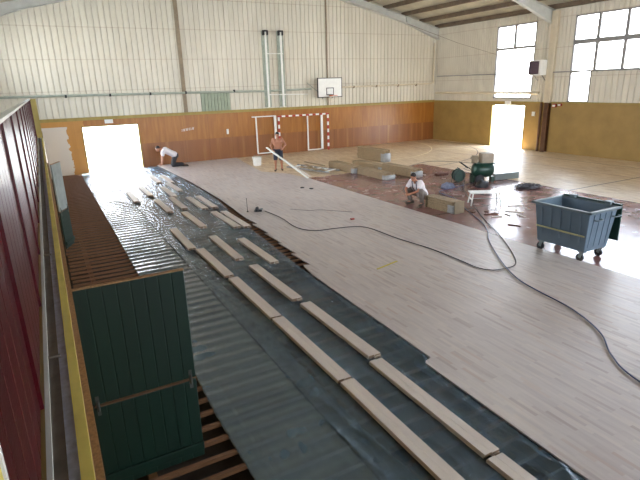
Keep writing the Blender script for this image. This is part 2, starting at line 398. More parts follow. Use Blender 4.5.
def window(n, y0, y1, z0, z1, ys, zs, low=None, w=.06):
    b = MB(); x0, x1 = -.02, .1
    for y in (y0, y1-w): b.box(x0, x1, y, y+w, z0, z1)
    for z in (z0, z1-w): b.box(x0, x1, y0, y1, z, z+w)
    for y, za, zb in ys: b.box(x0+.02, x1, y-.07, y+.07, za, zb)
    for z, ya, yb, h in zs: b.box(x0+.01, x1, ya, yb, z-h/2, z+h/2)
    if low:
        for y in (low[0], low[1]-w): b.box(x0, x1, y, y+w, low[2], low[3])
        b.box(x0, x1, low[0], low[1], low[2], low[2]+w)
    o = struct(b.build(f'window_{n}', 'frame_metal'))
    g = MB(); g.box(.045, .053, y0, y1, z0, z1)
    if low: g.box(.045, .053, low[0], low[1], low[2], low[3])
    g.build('pane', 'glass', o)
window(1, W1[0], W1[1], W1[2], W1[3], [(-6.13, 5.2, 6.32)], [(5.17, W1[0], W1[1], .13)])
window(2, W2[0], W2[1], W2[2], W2[3], [(-10.74,3.86,6.33),(-12.02,3.86,6.33),(-13.25,3.86,6.33),(-14.4,3.86,6.33)], [(5.17, W2[0], W2[1], .21),(3.86, W2[0], W2[1], .08)], W2b)
window(3, *W3, [(-18.8,3.86,6.33),(-20.0,3.86,6.33),(-21.3,3.86,6.33),(-22.5,3.86,6.33)], [(5.17, W3[0], W3[1], .15)])
window(4, *W4, [(-26.8,3.86,6.33),(-28.0,3.86,6.33),(-29.3,3.86,6.33),(-30.5,3.86,6.33)], [(5.17, W4[0], W4[1], .15)])
fr = MB()
for y in (DOORR[0], DOORR[1]-.05): fr.box(-.02, .2, y, y+.05, 0, 2.31)
fr.box(-.02, .2, DOORR[0], DOORR[1], 2.26, 2.31); struct(fr.build('door_2', 'olive'))
b = MB(); b.box(0, .3, DOORR[0], DOORR[1], -.30, -.01); struct(b.build('trim_2', 'outside'))

# left outer wall of the hall behind the stand, and the rear wall
WL = (-14.0, -1.0, 4.0, 6.0)
b = MB(); slab_with_holes(b, 'y', XL-.2, XL, YB, .2, -.3, EZ+.1, [WL]); wl = struct(b.build('wall_left', 'clad'))
b = MB()
for y in (-14.0, -11.4, -8.8, -6.2, -3.6, -1.06): b.box(XL-.12, XL+.02, y, y+.06, 4.0, 6.0)
for z in (4.0, 5.94): b.box(XL-.12, XL+.02, WL[0], WL[1], z, z+.06)
o = struct(b.build('window_5', 'frame_metal')); g = MB(); g.box(XL-.06, XL-.052, WL[0], WL[1], 4.0, 6.0); g.build('pane', 'glass', o)
WB = (-18.5, -1.5, 3.2, 6.4)  # unseen rear window, added and sized to light the foreground
b = MB(); slab_with_holes(b, 'x', YB-.2, YB, XL, 0, -.3, EZ, [WB])
vs = [(XL,YB,EZ),(0,YB,EZ),(XR,YB,roof_z(XR))]; vs += [(x,YB-.2,z) for x,_,z in vs]
b.add(vs, [(0,1,2),(5,4,3),(0,1,4,3),(1,2,5,4),(2,0,3,5)]); struct(b.build('wall_rear', 'clad'))
b = MB()
for i in range(9):
    x = WB[0]+i*(WB[1]-WB[0]-.08)/8; b.box(x, x+.08, YB-.1, YB+.02, 3.2, 6.4)
for z in (3.2, 4.8, 6.34): b.box(WB[0], WB[1], YB-.1, YB+.02, z, z+.06)
o = struct(b.build('window_6', 'frame_metal')); g = MB(); g.box(WB[0], WB[1], YB-.06, YB-.052, 3.2, 6.4); g.build('pane', 'glass', o)

# roof: corrugated lining running down the slope
b = MB()
def roof_side(xa, xb):
    n = 170; prof = []
    for i in range(n):
        y = YB + i*.2; prof += [(y,0),(y+.07,0),(y+.1,.05),(y+.17,.05)]
    prof.append((YB+n*.2, 0))
    prof = [(y, d) for y, d in prof if y <= .2]
    for k in range(len(prof)-1):
        (ya, da), (yb, db) = prof[k], prof[k+1]
        za, zb = roof_z(xa), roof_z(xb) if xb != XR else roof_z(XR)
        b.add([(xa,ya,za+.22+da),(xb,ya,zb+.22+da),(xb,yb,zb+.22+db),(xa,yb,za+.22+db)], [(0,1,2,3)])
roof_side(.3, XR); roof_side(XL-.3, XR)
# outer skin
for xa, xb in ((.3, XR), (XL-.3, XR)):
    za, zb = roof_z(xa)+.34, roof_z(XR)+.34
    b.add([(xa,YB-.2,za),(xb,YB-.2,zb),(xb,.3,zb),(xa,.3,za),(xa,YB-.2,za+.06),(xb,YB-.2,zb+.06),(xb,.3,zb+.06),(xa,.3,za+.06)],
          [(0,1,2,3),(4,5,6,7),(0,1,5,4),(1,2,6,5),(2,3,7,6),(3,0,4,7)])
# closing strips above the walls
b.box(0, .2, YB, .2, EZ, EZ+.36); b.box(XL-.2, XL, YB, .2, EZ+.1, EZ+.36)
for xa, xb in ((0, XR), (XL, XR)):
    za, zb = roof_z(xa), roof_z(XR)
    for y0, y1 in ((0, .2), (YB-.2, YB)):
        b.add([(xa,y0,za-.02),(xb,y0,zb-.02),(xb,y0,zb+.36),(xa,y0,za+.36),(xa,y1,za-.02),(xb,y1,zb-.02),(xb,y1,zb+.36),(xa,y1,za+.36)],
              [(0,1,2,3),(7,6,5,4),(0,1,5,4),(2,3,7,6),(1,2,6,5),(3,0,4,7)])
ceil = struct(b.build('ceiling', 'roofsheet'))
pur = [-.12, -1.35, -2.7, -4.05, -5.4, -6.75, -8.1, -9.45, -10.8, -12.15, -12.85, -14.2, -15.55, -16.9, -18.25, -19.6, -20.95, -22.3, -23.65, -24.85]
for x in pur:
    z = roof_z(x); b = MB()
    b.box(x-.05, x+.05, YB, 0, z+.02, z+.2); b.box(x-.05, x+.13, YB, 0, z+.0, z+.02)
    b.build('purlin', 'purlin', ceil)

# portal frames
def portal(y, w=.2, haunch=True, cols=True):
    b = MB()
    def seg(x0, x1, d0, d1, yy=y, ww=w):
        z0, z1 = roof_z(x0)-.01, roof_z(x1)-.01
        t = .025
        # web
        def prism(q, ya, yb):
            vs = [(x,ya,z) for x,z in q]+[(x,yb,z) for x,z in q]
            b.add(vs, [(0,1,2,3),(7,6,5,4),(0,1,5,4),(1,2,6,5),(2,3,7,6),(3,0,4,7)])
        prism([(x0,z0-d0),(x1,z1-d1),(x1,z1),(x0,z0)], yy-.012, yy+.012)
        prism([(x0,z0-d0),(x1,z1-d1),(x1,z1-d1+t),(x0,z0-d0+t)], yy-ww/2, yy+ww/2)
        prism([(x0,z0-t),(x1,z1-t),(x1,z1),(x0,z0)], yy-ww/2, yy+ww/2)
    seg(-.0, -2.6, .64, .36); seg(-2.6, XR, .36, .34); seg(XL, -22.4, .64, .36); seg(-22.4, XR, .36, .34)
    for x in (-2.6, -8, XR, -17, -22.4): b.box(x-.012, x+.012, y-w/2, y+w/2, roof_z(x)-.36, roof_z(x)-.02)
    o = struct(b.build('roof_beam', 'steel_light'))
    return o
portal(-.22, .3)
for y in (-8.35, -16.6, -24.9): portal(y)
def column(y):
    b = MB(); x0 = -.22
    for (a0, a1) in ((x0, x0+.02), (-.02, 0)): b.box(a0, a1, y-.17, y+.17, 2.44, roof_z(0)-.05)
    b.box(x0, 0, y-.012, y+.012, 2.44, roof_z(0)-.05)
    for yy in (y-.12, y+.12): b.box(x0+.02, -.02, yy-.004, yy+.004, 2.44, roof_z(0)-.05)
    o = struct(b.build('steel_column', 'steel_cream'))
    b = MB(); b.box(x0, x0+.02, y-.12, y+.12, 0, 2.44); b.box(-.02, 0, y-.12, y+.12, 0, 2.44); b.box(x0, 0, y-.012, y+.012, 0, 2.44)
    b.build('base', 'darkbrown', o); return o
for y in (-8.58, -16.6, -24.9): column(y)

# ------------------------------------------------------------------ stand side: low wall, sill, red guard
XW = -22.53
b = MB(); b.box(-22.70, XW, -26.5, -7.6, -.3, 2.27); o = struct(b.build('wall_stand', 'mustard'))
b = MB(); b.box(XW-.042, XW, -26.5, -7.6, 2.27, 2.30); b.build('yellow_edge', 'yellow', o)
b = MB(); b.box(-22.655, XW-.042, -26.5, -7.6, 2.27, 2.285, 0); b.build('sill', 'sill', o)
b = MB(); b.box(-22.655, -22.610, -26.5, -7.6, 2.285, 2.290); b.build('groove', 'track', o)
b = MB(); b.box(-22.674, -22.655, -26.5, -7.6, 2.27, 2.31); b.build('sill_lip', 'steel_light', o)
for y in (-21.3, -23.2, -24.9): 
    b = MB(); b.box(-22.675, -22.60, y, y+.012, 2.285, 2.300); b.build('joint', 'track', o)
b = MB(); b.box(XW, XW+.03, -26.5, -21.62, 2.08, 2.20); b.box(XW, XW+.03, -21.6, -13.6, 2.10, 2.16); b.build('door_head', 'brownwood', o)
# beyond the pier the stand front goes on low
b = MB(); b.box(-22.70, XW, -7.6, 0, -.3, 2.0); struct(b.build('wall_stand_end', 'mustard'))
b = MB(); b.box(XL, -22.70, -30, -7.6, 1.85, 2.0); struct(b.build('floor_stand', 'concrete'))
# red guard
g = empty('guard_panel', (-22.69, -16.3, 2.31), label='long dark red ribbed sheet guard with white top edge at far left', cat='guard rail')
b = MB(); y = -24.71; k = 0
prof = []
while y < -8.05:
    k += 1; st = .17
    if k % 7 == 0: prof += [(y, 0), (y+.004, .014), (y+.022, .014), (y+.026, 0)]
    else: prof += [(y, 0), (y+.004, -.005), (y+.010, 0)]
    y += st
vs = []
for yy, d in prof:
    for z in (0, 1.115): vs.append((d, yy+16.3, z))
for k in range(len(prof)-1): b.add([vs[2*k], vs[2*k+2], vs[2*k+3], vs[2*k+1]], [(0,1,2,3)])
n = len(vs)//2
for k in range(len(prof)-1):
    q = [(-.02, prof[k][0]+16.3, 0), (-.02, prof[k+1][0]+16.3, 0), (-.02, prof[k+1][0]+16.3, 1.115), (-.02, prof[k][0]+16.3, 1.115)]
    b.add(q, [(3,2,1,0)])
b.build('ribbed_sheet', 'redsheet', g)
b = MB(); b.box(-.035, .02, -8.45, 8.3, 1.115, 1.135); tag(b.build('top_cap', 'white', g), 'white top edge')
b = MB(); b.box(-.03, .016, -8.45, -8.43, 0, 1.115); tag(b.build('end_trim', 'white', g), 'white end strip')
for yy in (-6, -2, 2, 6):
    b = MB(); b.box(-.07, -.02, yy-.03, yy+.03, 0, 1.1); b.build('post', 'frame_metal', g)
b = MB(); b.box(-22.70, -22.53, -8.0, -7.6, 2.0, 3.44); struct(b.build('pier_far', 'olive'))
b = MB(); b.box(-22.80, -22.66, -25.4, -24.86, 2.3, 3.3); struct(b.build('pier_near', 'yellow'))

# ------------------------------------------------------------------ floor joists, film
jm = MB(); L = 5.25
jm.box(-L/2, L/2, -.022, .022, -.05, 0, 0)
first = None; y = -.35; pitch = .262; k = 0
while y > -25.4:
    if first is None:
        o = first = jm.build('floor_joist', 'joist', None, .004)
        tag(o, 'narrow brown wooden joist lying across the opened-up subfloor on the left', 'joist', 'floor joists of the opened-up strip')
    else:
        o = first.copy(); COL.objects.link(o)
    o.location = (-22.50+L/2+.0+random.uniform(-.0,.03), y+random.uniform(-.012,.012), -.012)
    o.rotation_euler = (0, 0, random.uniform(-.003,.003))
    y -= pitch; k += 1
# long bearers under the joists
for i, x in enumerate((-22.1, -21.0, -19.9, -18.8)):
    b = MB(); b.box(-.04, .04, -12.5, 12.5, -.098, 0); o = b.build('floor_bearer', 'joist', None, 0, (x, -13.0, -.062))
    tag(o, 'long brown bearer running lengthwise under the floor joists', 'joist', 'bearers under the joists')

def film_sheet(name, x0, x1, y0, y1, z, mat, sag, fold, seed, lab, wav=0.05, res=.018):
    nx = max(2, int((x1-x0)/res)); ny = int((y1-y0)/.035)
    vs = []; fs = []
    xr = x1
    for j in range(ny+1):
        y = y0+(y1-y0)*j/ny
        if x1 > -19:
            K_ = [(0,-17.80),(-5.4,-17.64),(-9.7,-17.70),(-12,-17.98),(-17.4,-18.3),(-21.2,-18.36),(-21.4,-18.56),(-26,-18.62)]
            for (ya,xa_),(yb,xb_) in zip(K_,K_[1:]):
                if yb <= y <= ya: xr = xa_+(xb_-xa_)*(y-ya)/(yb-ya)
        ph = (-.35-y)/pitch*2*PI; s = .5-.5*math.cos(ph)
        for i in range(nx+1):
            t = i/nx
            x = x0+(xr-x0)*t
            if i == 0: x += wav*.5*noise.noise((seed, y*.5, 0))
            if i == nx: x += (wav*2 if x1 < -19 else .03)*noise.noise((seed+5, y*.45, 0))
            n1 = noise.noise((x*4+seed, y*.45+x*.8, seed)); n2 = noise.noise((x*11, y*1.1-x*2, seed+3))
            fo = fold*(1+2.2*max(0,(t-.62)/.38)); r = max(0, 1-abs(n1)*9)**2*fo + max(0, 1-abs(n2)*7)**2*fo*.6
            if x1 > -19:
                for q_, c0 in enumerate((-20.08,-19.92,-19.38,-18.93,-18.84,-18.72,-18.60,-18.50)):
                    cc = c0+.16*noise.noise((y*.55, q_*3.1, 4))+.03*noise.noise((y*2.5, q_*1.7, 9))
                    am = max(0, noise.noise((y*.6, q_*5.3, 1))+.18)
                    if abs(x-cc) < .06: r += .05*am*math.exp(-((x-cc)/.016)**2)
            dz = -sag*s*(.75+.5*noise.noise((x*1.5, y*.8, seed))) + r
            zz = z+dz
            if x1 > -19 and x > xr-.07: zz = min(zz, -.0125)
            vs.append((x, y, zz))
    for j in range(ny):
        for i in range(nx):
            a = j*(nx+1)+i; fs.append((a, a+1, a+nx+2, a+nx+1))
    b = MB(); b.add(vs, fs, 0, True); o = b.build(name, mat); tag(o, lab, 'plastic sheet')
    sol = o.modifiers.new('Solidify', 'SOLIDIFY'); sol.thickness = .0008
    return o
film_sheet('plastic_sheet', -21.27, -19.95, -25.6, -.3, -.008, 'film_milky', .022, .004, 2.0, 'milky grey polythene sheet draped over joists beside the bare strip')
film_sheet('plastic_sheet', -20.25, -18.25, -25.6, -.4, -.003, 'film_clear', .012, .024, 9.0, 'clear wrinkled polythene sheet under the rows of boards next to the new floor')

# ------------------------------------------------------------------ bundles of floor boards lying on the film
bun = MB(); W, H, LB = .19, .062, 2.03
for lay in range(2):
    for s_ in range(2):
        x0 = -W/2+s_*W/2; z0 = lay*H/2; ox = random.uniform(-.004,.004); oy = random.uniform(-.02,.02)
        bun.box(x0+.001+ox, x0+W/2-.001+ox, -LB/2+oy, LB/2+oy, z0, z0+H/2-.001, 0)
        bun.box(x0+.004+ox, x0+W/2-.004+ox, -LB/2+oy-.003, -LB/2+oy, z0+.003, z0+H/2-.004, 1)
proto = None
rows = [
 ('first row from the green door', [(-19.70,-22.20),(-19.70,-20.12),(-19.72,-18.04),(-19.76,-15.86),(-19.90,-13.72),(-19.52,-9.68)]),
 ('second row from the green door', [(-19.14,-24.06),(-19.12,-21.98),(-19.06,-19.84),(-19.12,-17.58),(-19.22,-15.0),(-19.16,-11.98),(-19.02,-9.5)]),
 ('third row from the green door', [(-18.68,-15.62),(-18.40,-12.5),(-18.50,-9.88),(-18.86,-7.4),(-18.46,-6.6)]),
 ('row nearest the laid floor', [(-18.14,-12.62),(-18.18,-9.92),(-18.30,-4.6)]),
]
ordn = ['nearest', 'second nearest', 'third nearest', 'fourth nearest', 'fifth nearest', 'sixth nearest']
for rn, ps in rows:
    for i, (x, y) in enumerate(ps):
        if proto is None: o = proto = bun.build('board_bundle', ['plank','plank_end'], None, .003)
        else: o = proto.copy(); COL.objects.link(o)
        o.location = (x, y, .006); o.rotation_euler = (0,0,random.uniform(-.012,.012))
        where = ordn[i] if i < len(ps)-1 else 'farthest'
        tag(o, f'pale board bundle in the {rn}, {where} to the camera' if where != 'farthest' else f'pale board bundle farthest up the {rn}', 'wood boards', 'board bundles laid out on the polythene')
for (x, y, t) in [(-20.12,-7.55,'left'),(-19.55,-6.8,'middle'),(-18.72,-4.3,'right')]:
    o = proto.copy(); COL.objects.link(o); o.location = (x, y, .006); o.rotation_euler = (0,0,random.uniform(-.02,.02))
    tag(o, f'glaring board bundle near the open far doorway, {t} one of three', 'wood boards', 'board bundles laid out on the polythene')

# ------------------------------------------------------------------ green cupboard doors of the stand
def leaf(b, w, z0, z1, th=.035, n=8):
    bw = w/n
    for i in range(n): b.box(i*bw+.004, (i+1)*bw-.004, -th/2, th/2, z0, z1)
    b.box(0, w, -th/2+.005, th/2-.005, z0+.002, z1-.002)
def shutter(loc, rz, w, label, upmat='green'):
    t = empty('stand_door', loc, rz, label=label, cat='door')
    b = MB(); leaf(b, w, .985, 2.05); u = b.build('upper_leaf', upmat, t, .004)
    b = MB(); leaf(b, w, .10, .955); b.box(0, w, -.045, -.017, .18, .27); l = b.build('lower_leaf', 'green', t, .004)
    b = MB(); b.box(0, w, -.02, .02, 2.052, 2.062); b.build('top_strip', 'brownwood', t)
    b = MB(); b.box(.02, w-.03, -.017, .012, .957, .965); b.build('gap_strip', 'darkbrown', t)
    for x in (.045, w-.05):
        b = MB(); b.box(x-.015, x+.015, -.025, -.019, .88, 1.07); b.tube([(x,-.03,.93),(x,-.03,1.02)], .012); b.build('hinge', 'hinge', t)
    return t
shutter((XW+.02, -21.6, .0), 0, .90, 'large dark green plank door standing open across the bottom left')
shutter((XW+.06, -13.3, .02), math.radians(68), .50, 'far green plank door folded open along the stand front, catching light', 'green_glare')

# ------------------------------------------------------------------ far wall equipment
def sport_post(x, lab):
    t = empty('wall_post', (x, -.08, 2.55), label=lab, cat='post')
    b = MB(); b.box(-.17, .20, -.02, .045, 0, 3.82); tag(b.build('back_board', 'steel_green', t), 'grey green backing board')
    b = MB(); b.tube([(-.0,-.11,0),(-.0,-.11,3.78)], .055, 12); tag(b.build('pole', 'white', t), 'white round pole')
    b = MB(); b.box(-.12, .12, -.2, 0, 3.76, 3.84); b.box(-.13,-.07,-.2,0,3.6,3.8); b.box(.07,.13,-.2,0,3.6,3.8); tag(b.build('top_bracket', 'black', t), 'black top bracket')
sport_post(-11.62, 'left tall white pole on grey green board above the goal')
sport_post(-10.76, 'right tall white pole on grey green board above the goal')
t = empty('wall_crossbar', (-11.2, -.25, 5.25), label='pair of thin white bars crossing the two tall wall poles', cat='bar')
b = MB(); b.tube([(-.45,0,0),(.5,0,0)], .02); b.build('upper_bar', 'white', t); b = MB(); b.tube([(-.42,0,-2.05),(1.9,0,-2.1)], .025); b.build('lower_bar', 'white', t)

def pipe(name, pts, r, mat, lab, clips=(), cm='black', ax='x'):
    t = empty(name, pts[0], label=lab, cat='pipe'); o0 = Vector(pts[0])
    b = MB(); b.tube([Vector(p)-o0 for p in smooth_path(pts, 1)], r, 8); b.build('tube', mat, t)
    for c in clips:
        b = MB(); c = Vector(c)-o0; b.box(c.x-.04, c.x+.04, c.y-.05, c.y+.05, c.z-.08, c.z+.05); b.build('clip', cm, t)
pipe('wall_pipe', [(XL,-.12,3.48),(-22,-.12,3.48),(-14,-.12,3.42),(-11.8,-.12,3.38),(-9.0,-.12,3.42)], .05, 'steel_green', 'grey green pipe running along the far wall cladding left of the hoop',
     [(x,-.12,3.46) for x in (-21.35,-19.5,-17.7,-16.0,-13.5)])
pipe('wall_pipe', [(-7.0,-.12,3.46),(-.5,-.12,3.50),(-.3,-.2,3.55),(-.3,-.2,5.9)], .045, 'steel_cream', 'cream pipe on the far wall right of the hoop, turning up in the corner',
     [(x,-.12,3.47) for x in (-6.2,-4.6,-3.0,-1.6)], 'dark')
pipe('wall_pipe', [(-.14,-.3,2.93),(-.14,-8.0,2.90)], .07, 'steel_cream', 'thick cream pipe along the right wall above the bright doorway', [(-.12,-.5,2.93),(-.12,-4.5,2.93),(-.12,-7.9,2.9)], 'steel_cream')
pipe('wall_pipe', [(-.1,-.3,3.93),(-.1,-16.4,3.82)], .022, 'frame_metal', 'thin grey conduit running along the right wall past the heater')
pipe('wall_pipe', [(-.1,-8.2,0),(-.1,-8.2,2.44)], .06, 'darkbrown', 'left brown downpipe beside the right-hand doorway')
b = MB(); b.tube([(0,0,0),(1.6,-2.6,-1.25),(2.6,-5.3,-2.2)], .012, 6)
o = b.build('brace_rod', 'dark', None, 0, (-2.7,-.5,6.9)); tag(o, 'thin diagonal tie rod in the right corner under the roof', 'rod')

# goal
t = empty('handball_goal', (-9.58, -.22, 0), label='red and white striped handball goal with white side frames by the far wall', cat='goal')
def striped(p, q, name, n):
    p, q = Vector(p), Vector(q); b = MB()
    for i in range(n):
        a = p.lerp(q, i/n); c = p.lerp(q, (i+1)/n); b.bar(a, c, .08, .08, i % 2)
    b.build(name, ['redpaint','white'], t)
striped((1.54,0,0.0),(1.54,0,2.0),'goal_post',10); striped((-1.54,0,0.0),(-1.54,0,2.0),'goal_post',10); striped((-1.58,0,2.04),(1.58,0,2.04),'crossbar',15)
b = MB()
b.box(1.10,1.22,.02,.10,.05,2.06); b.box(.22,.28,.02,.08,.08,1.98); b.box(.22,1.22,.02,.08,.05,.11); b.build('side_frame', 'white', t)
b = MB()
b.box(-1.80,-1.68,.0,.08,.1,2.1); b.box(-2.88,-2.82,.0,.06,.15,2.08); b.box(-3.08,-1.7,.0,.06,2.06,2.11); b.box(-2.85,-1.7,.0,.06,.12,.17); b.build('side_frame', 'white', t)

# backboard
t = empty('basketball_backboard', (-7.98, -.42, 3.46), label='white basketball backboard with orange hoop on the far wall', cat='basketball hoop')
b = MB(); b.box(-.77,.77,-.02,.02,-.52,.52); b.build('board', 'white', t)
b = MB()
for x0,x1,z0,z1 in ((-.79,.79,.49,.53),(-.79,.79,-.53,-.49),(-.79,-.75,-.53,.53),(.75,.79,-.53,.53)): b.box(x0,x1,-.027,.022,z0,z1)
tag(b.build('border', 'black', t), 'black border')
b = MB()
for x0,x1,z0,z1 in ((-.24,.24,-.04,0),(-.24,.24,-.40,-.36),(-.24,-.20,-.40,0),(.20,.24,-.40,0)): b.box(x0,x1,-.028,-.019,z0,z1)
tag(b.build('target_square', 'black', t), 'black inner square')
b = MB(); rp = [(.225*math.cos(a*2*PI/24), -.40+.225*math.sin(a*2*PI/24), -.42) for a in range(25)]
b.tube(rp, .012, 6, 0, False); b.box(-.07,.07,-.18,-.02,-.46,-.40); b.build('hoop', 'orange_rim', t)
b = MB()
for k in range(12):
    a = k*2*PI/12; a2 = a+PI/6; a3 = a-PI/6
    for s_ in (a2, a3):
        b.tube([(.225*math.cos(a),-.40+.225*math.sin(a),-.42),(.14*math.cos(s_),-.40+.14*math.sin(s_),-.8)], .005, 4)
b.build('net', 'net', t)
b = MB()
for x in (-.5,.5): b.bar((x,.02,.3),(x*.6,.36,.45),.04,.04); b.bar((x,.02,-.3),(x*.6,.36,-.6),.04,.04)
b.bar((-.6,.05,-.3),(-1.3,.3,.3),.03,.03); b.build('support_arm', 'steel_green', t)

# small fittings
def fitting(name, loc, dims, mat, lab, cat, extra=None):
    b = MB(); dx, dy, dz = dims; b.box(-dx/2,dx/2,-dy/2,dy/2,-dz/2,dz/2)
    t = empty(name, loc, label=lab, cat=cat); b.build('housing', mat, t, .01)
    b = MB()
    if extra == 'x': b.box(-dx/2*.85,dx/2*.85,-dy/2-.006,-dy/2,-dz/2*.6,dz/2*.4); 
    else: b.box(-dx/2-.006,-dx/2,-dy/2*.85,dy/2*.85,-dz/2*.6,dz/2*.4)
    b.build('cover', 'white', t); return t
fitting('emergency_light', (-19.72,-.06,2.27), (.36,.09,.17), 'white', 'small white emergency light above the open far doorway', 'light', 'x')
fitting('emergency_light', (-.06,-6.05,2.40), (.09,.38,.17), 'white', 'small white emergency light above the right-hand doorway', 'light')
fitting('switch_box', (-.06,-7.75,1.86), (.08,.16,.22), 'white', 'white switch box beside the brown downpipe', 'switch')
fitting('switch_box', (-14.0,-.05,1.42), (.10,.08,.26), 'white', 'small white wall box on the orange far wall', 'switch', 'x')
fitting('alarm_box', (-.08,-8.95,2.30), (.1,.2,.16), 'redpaint', 'left small red alarm box at the head of the mustard wall', 'alarm')
fitting('alarm_box', (-.08,-9.25,2.34), (.1,.16,.12), 'redpaint', 'right small red alarm box at the head of the mustard wall', 'alarm')
# faint white lettering patch on the plywood: unreadable strokes
b = MB(); x = -16.36
for i in range(9):
    if i == 6: x += .03
    b.bar((x,-.004,1.57+i*.008),(x+.012,-.004,1.69+i*.008),.014,.006); b.bar((x,-.004,1.60+i*.008+.03*(i%3)),(x+.05,-.004,1.62+i*.008+.03*(i%3)),.012,.006)
    if i % 2: b.bar((x+.045,-.004,1.57+i*.008),(x+.05,-.004,1.69+i*.008),.014,.006)
    x += .07
tag(b.build('wall_lettering', 'white'), 'small white lettering on the orange far wall', 'lettering')

# heater on the right wall
t = empty('air_heater', (-.37, -7.98, 3.75), label='white warm air heater with dark grille on the right wall', cat='heater')
b = MB(); b.box(-.32,.28,-.42,.22,0,.72); b.build('casing', 'white', t, .02)
b = MB(); b.box(-.36,.1,.22,.235,.06,.66); b.box(-.335,-.32,-.34,.2,.06,.66)
tag(b.build('grille', simple('dark_violet_grille', rgb(92,72,84), .5, .2, .1, 5), t), 'dark grille')
b = MB()
for i in range(8): b.box(-.345,-.333,-.34,.2,.09+i*.072,.10+i*.072); b.box(-.34,.1,.233,.243,.09+i*.072,.10+i*.072)
b.build('louvre', 'black', t)
b = MB()
for y_ in (-.3,.15): b.bar((.0,y_,0),(.28,y_,-.25),.03,.03)
b.build('bracket', 'frame_metal', t)

# ------------------------------------------------------------------ wheelie container
t = empty('waste_container', (-13.04, -19.45, 0), 0, label='grey four-wheeled waste container with its lid hanging open', cat='bin')
b = MB()
# body shell: lower rect -> upper rect, open top
def shell(lo, hi, z0, z1, th):
    (lx, ly), (hx, hy) = lo, hi
    o_ = [(-lx,-ly,z0),(lx,-ly,z0),(lx,ly,z0),(-lx,ly,z0),(-hx,-hy,z1),(hx,-hy,z1),(hx,hy,z1),(-hx,hy,z1)]
    i_ = [(-lx+th,-ly+th,z0+th),(lx-th,-ly+th,z0+th),(lx-th,ly-th,z0+th),(-lx+th,ly-th,z0+th),(-hx+th,-hy+th,z1),(hx-th,-hy+th,z1),(hx-th,hy-th,z1),(-hx+th,hy-th,z1)]
    b.add(o_+i_, [(3,2,1,0),(0,1,5,4),(1,2,6,5),(2,3,7,6),(3,0,4,7),(8,9,10,11),(12,13,9,8),(13,14,10,9),(14,15,11,10),(15,12,8,11),
                  (4,5,13,12),(5,6,14,13),(6,7,15,14),(7,4,12,15)])
shell((.36,.55),(.44,.63),.22,1.06,.02); body = b.build('body', 'bin', t, .02, None, 3)
b = MB()
for i in range(5):
    yy = -.44+i*.22; b.bar((-.40-.004,yy,.40),(-.449,yy,1.0),.03,.012,0,(1,0,0))
for i in range(4):
    xx = -.27+i*.18; b.bar((xx,-.555,.30),(xx,-.63,1.0),.03,.02,0,(0,1,0))
b.build('ribs', 'bin', body, .006)
b = MB()
for (x0,x1,y0,y1) in ((-.50,-.43,-.69,.69),(.43,.50,-.69,.69),(-.50,.50,-.69,-.61),(-.50,.50,.61,.69)): b.box(x0,x1,y0,y1,1.03,1.08)
b.build('rim', 'bin_inner', t, .012)
b = MB(); b.bar((-.425,-.56,.56),(-.425,.56,.56),.012,.03,0,(0,0,1)); tag(b.build('strip', 'strip_yellow', t), 'faded yellow strip')
b = MB(); b.box(.53,.57,-.66,.66,.34,1.06); b.box(.50,.57,-.66,.66,1.06,1.11); b.box(.545,.60,-.5,.5,.42,.98); tag(b.build('lid', 'lid', t, .015), 'dark green lid')
for yy in (-.4,.4):
    b = MB(); b.box(.43,.56,yy-.07,yy+.07,1.07,1.14); b.build('lid_hinge', 'bin_inner', t, .01)
for sx in (-1,1):
    b = MB(); b.tube([(sx*.38,-.69,.92),(sx*.38,-.76,.92),(sx*.2,-.76,.92),(sx*.2,-.69,.92)],.014,6); b.build('handle','bin_inner',t)
for x in (-.30,.30):
    for yy in (-.47,.47):
        b = MB(); b.box(x-.05,x+.05,yy-.06,yy+.06,.19,.22); b.bar((x-.03,yy,.2),(x-.03,yy+.03,.08),.012,.06); b.bar((x+.03,yy,.2),(x+.03,yy+.03,.08),.012,.06)
        w = b.build('caster', 'greybox', t)
        b = MB(); b.disc((x,yy+.03,.08),(1,0,0),.08,.045,20); b.build('wheel', 'black', w, .008)

# ------------------------------------------------------------------ stacks of packed boards on the old floor
def stack(loc, rz, w, h, l, lab, layers=5, wrap=True):
    t = empty('packed_boards', loc, rz, label=lab, cat='wood boards', group='packed board stacks on the old floor')
    b = MB(); lh = h/layers; n = 4
    for k in range(layers):
        for i in range(n):
            a = -w/2+i*w/n; o_ = random.uniform(-.02,.02)
            b.box(a+.003,a+w/n-.003,-l/2+o_,l/2+o_,k*lh+.002,(k+1)*lh-.002)
    b.build('boards', 'wrap', t, .004)
    if wrap:
        b = MB(); vs=[]; fs=[]; N=26; K=5
        for j in range(K+1):
            y_ = -l/2-.03+j*.045
            for i in range(N):
                a = 2*PI*i/N; cx, cz = math.cos(a), math.sin(a); s_ = 1/max(abs(cx),abs(cz))
                q = random.uniform(.98,1.06); vs.append((cx*s_*w/2*q*1.02, y_, max(.003, h*.36+ cz*s_*h*.36*q)))
        for j in range(K):
            for i in range(N): fs.append((j*N+i,j*N+(i+1)%N,(j+1)*N+(i+1)%N,(j+1)*N+i))
        fs.append(tuple(range(N))); b.add(vs,fs,0,True); tag(b.build('film_wrap','plasticwrap',t),'crumpled white film around the end')
    for y_ in (-.6,.6):
        b = MB(); b.box(-w/2-.005,w/2+.005,y_-.01,y_+.01,0,h+.004); b.build('band','dark',t)
    return t
stack((-8.42,-5.35,0),.03,.40,.58,2.15,'tall block of packed boards farthest back towards the goal wall',7)
stack((-9.95,-7.35,0),.06,.45,.24,2.1,'low packed board stack just in front of the tall block')
stack((-9.85,-9.45,0),.05,.42,.34,2.05,'packed board stack with white film end nearest the red floor')
stack((-11.15,-7.15,0),.0,.45,.30,2.1,'packed board stack at the left of the far group')
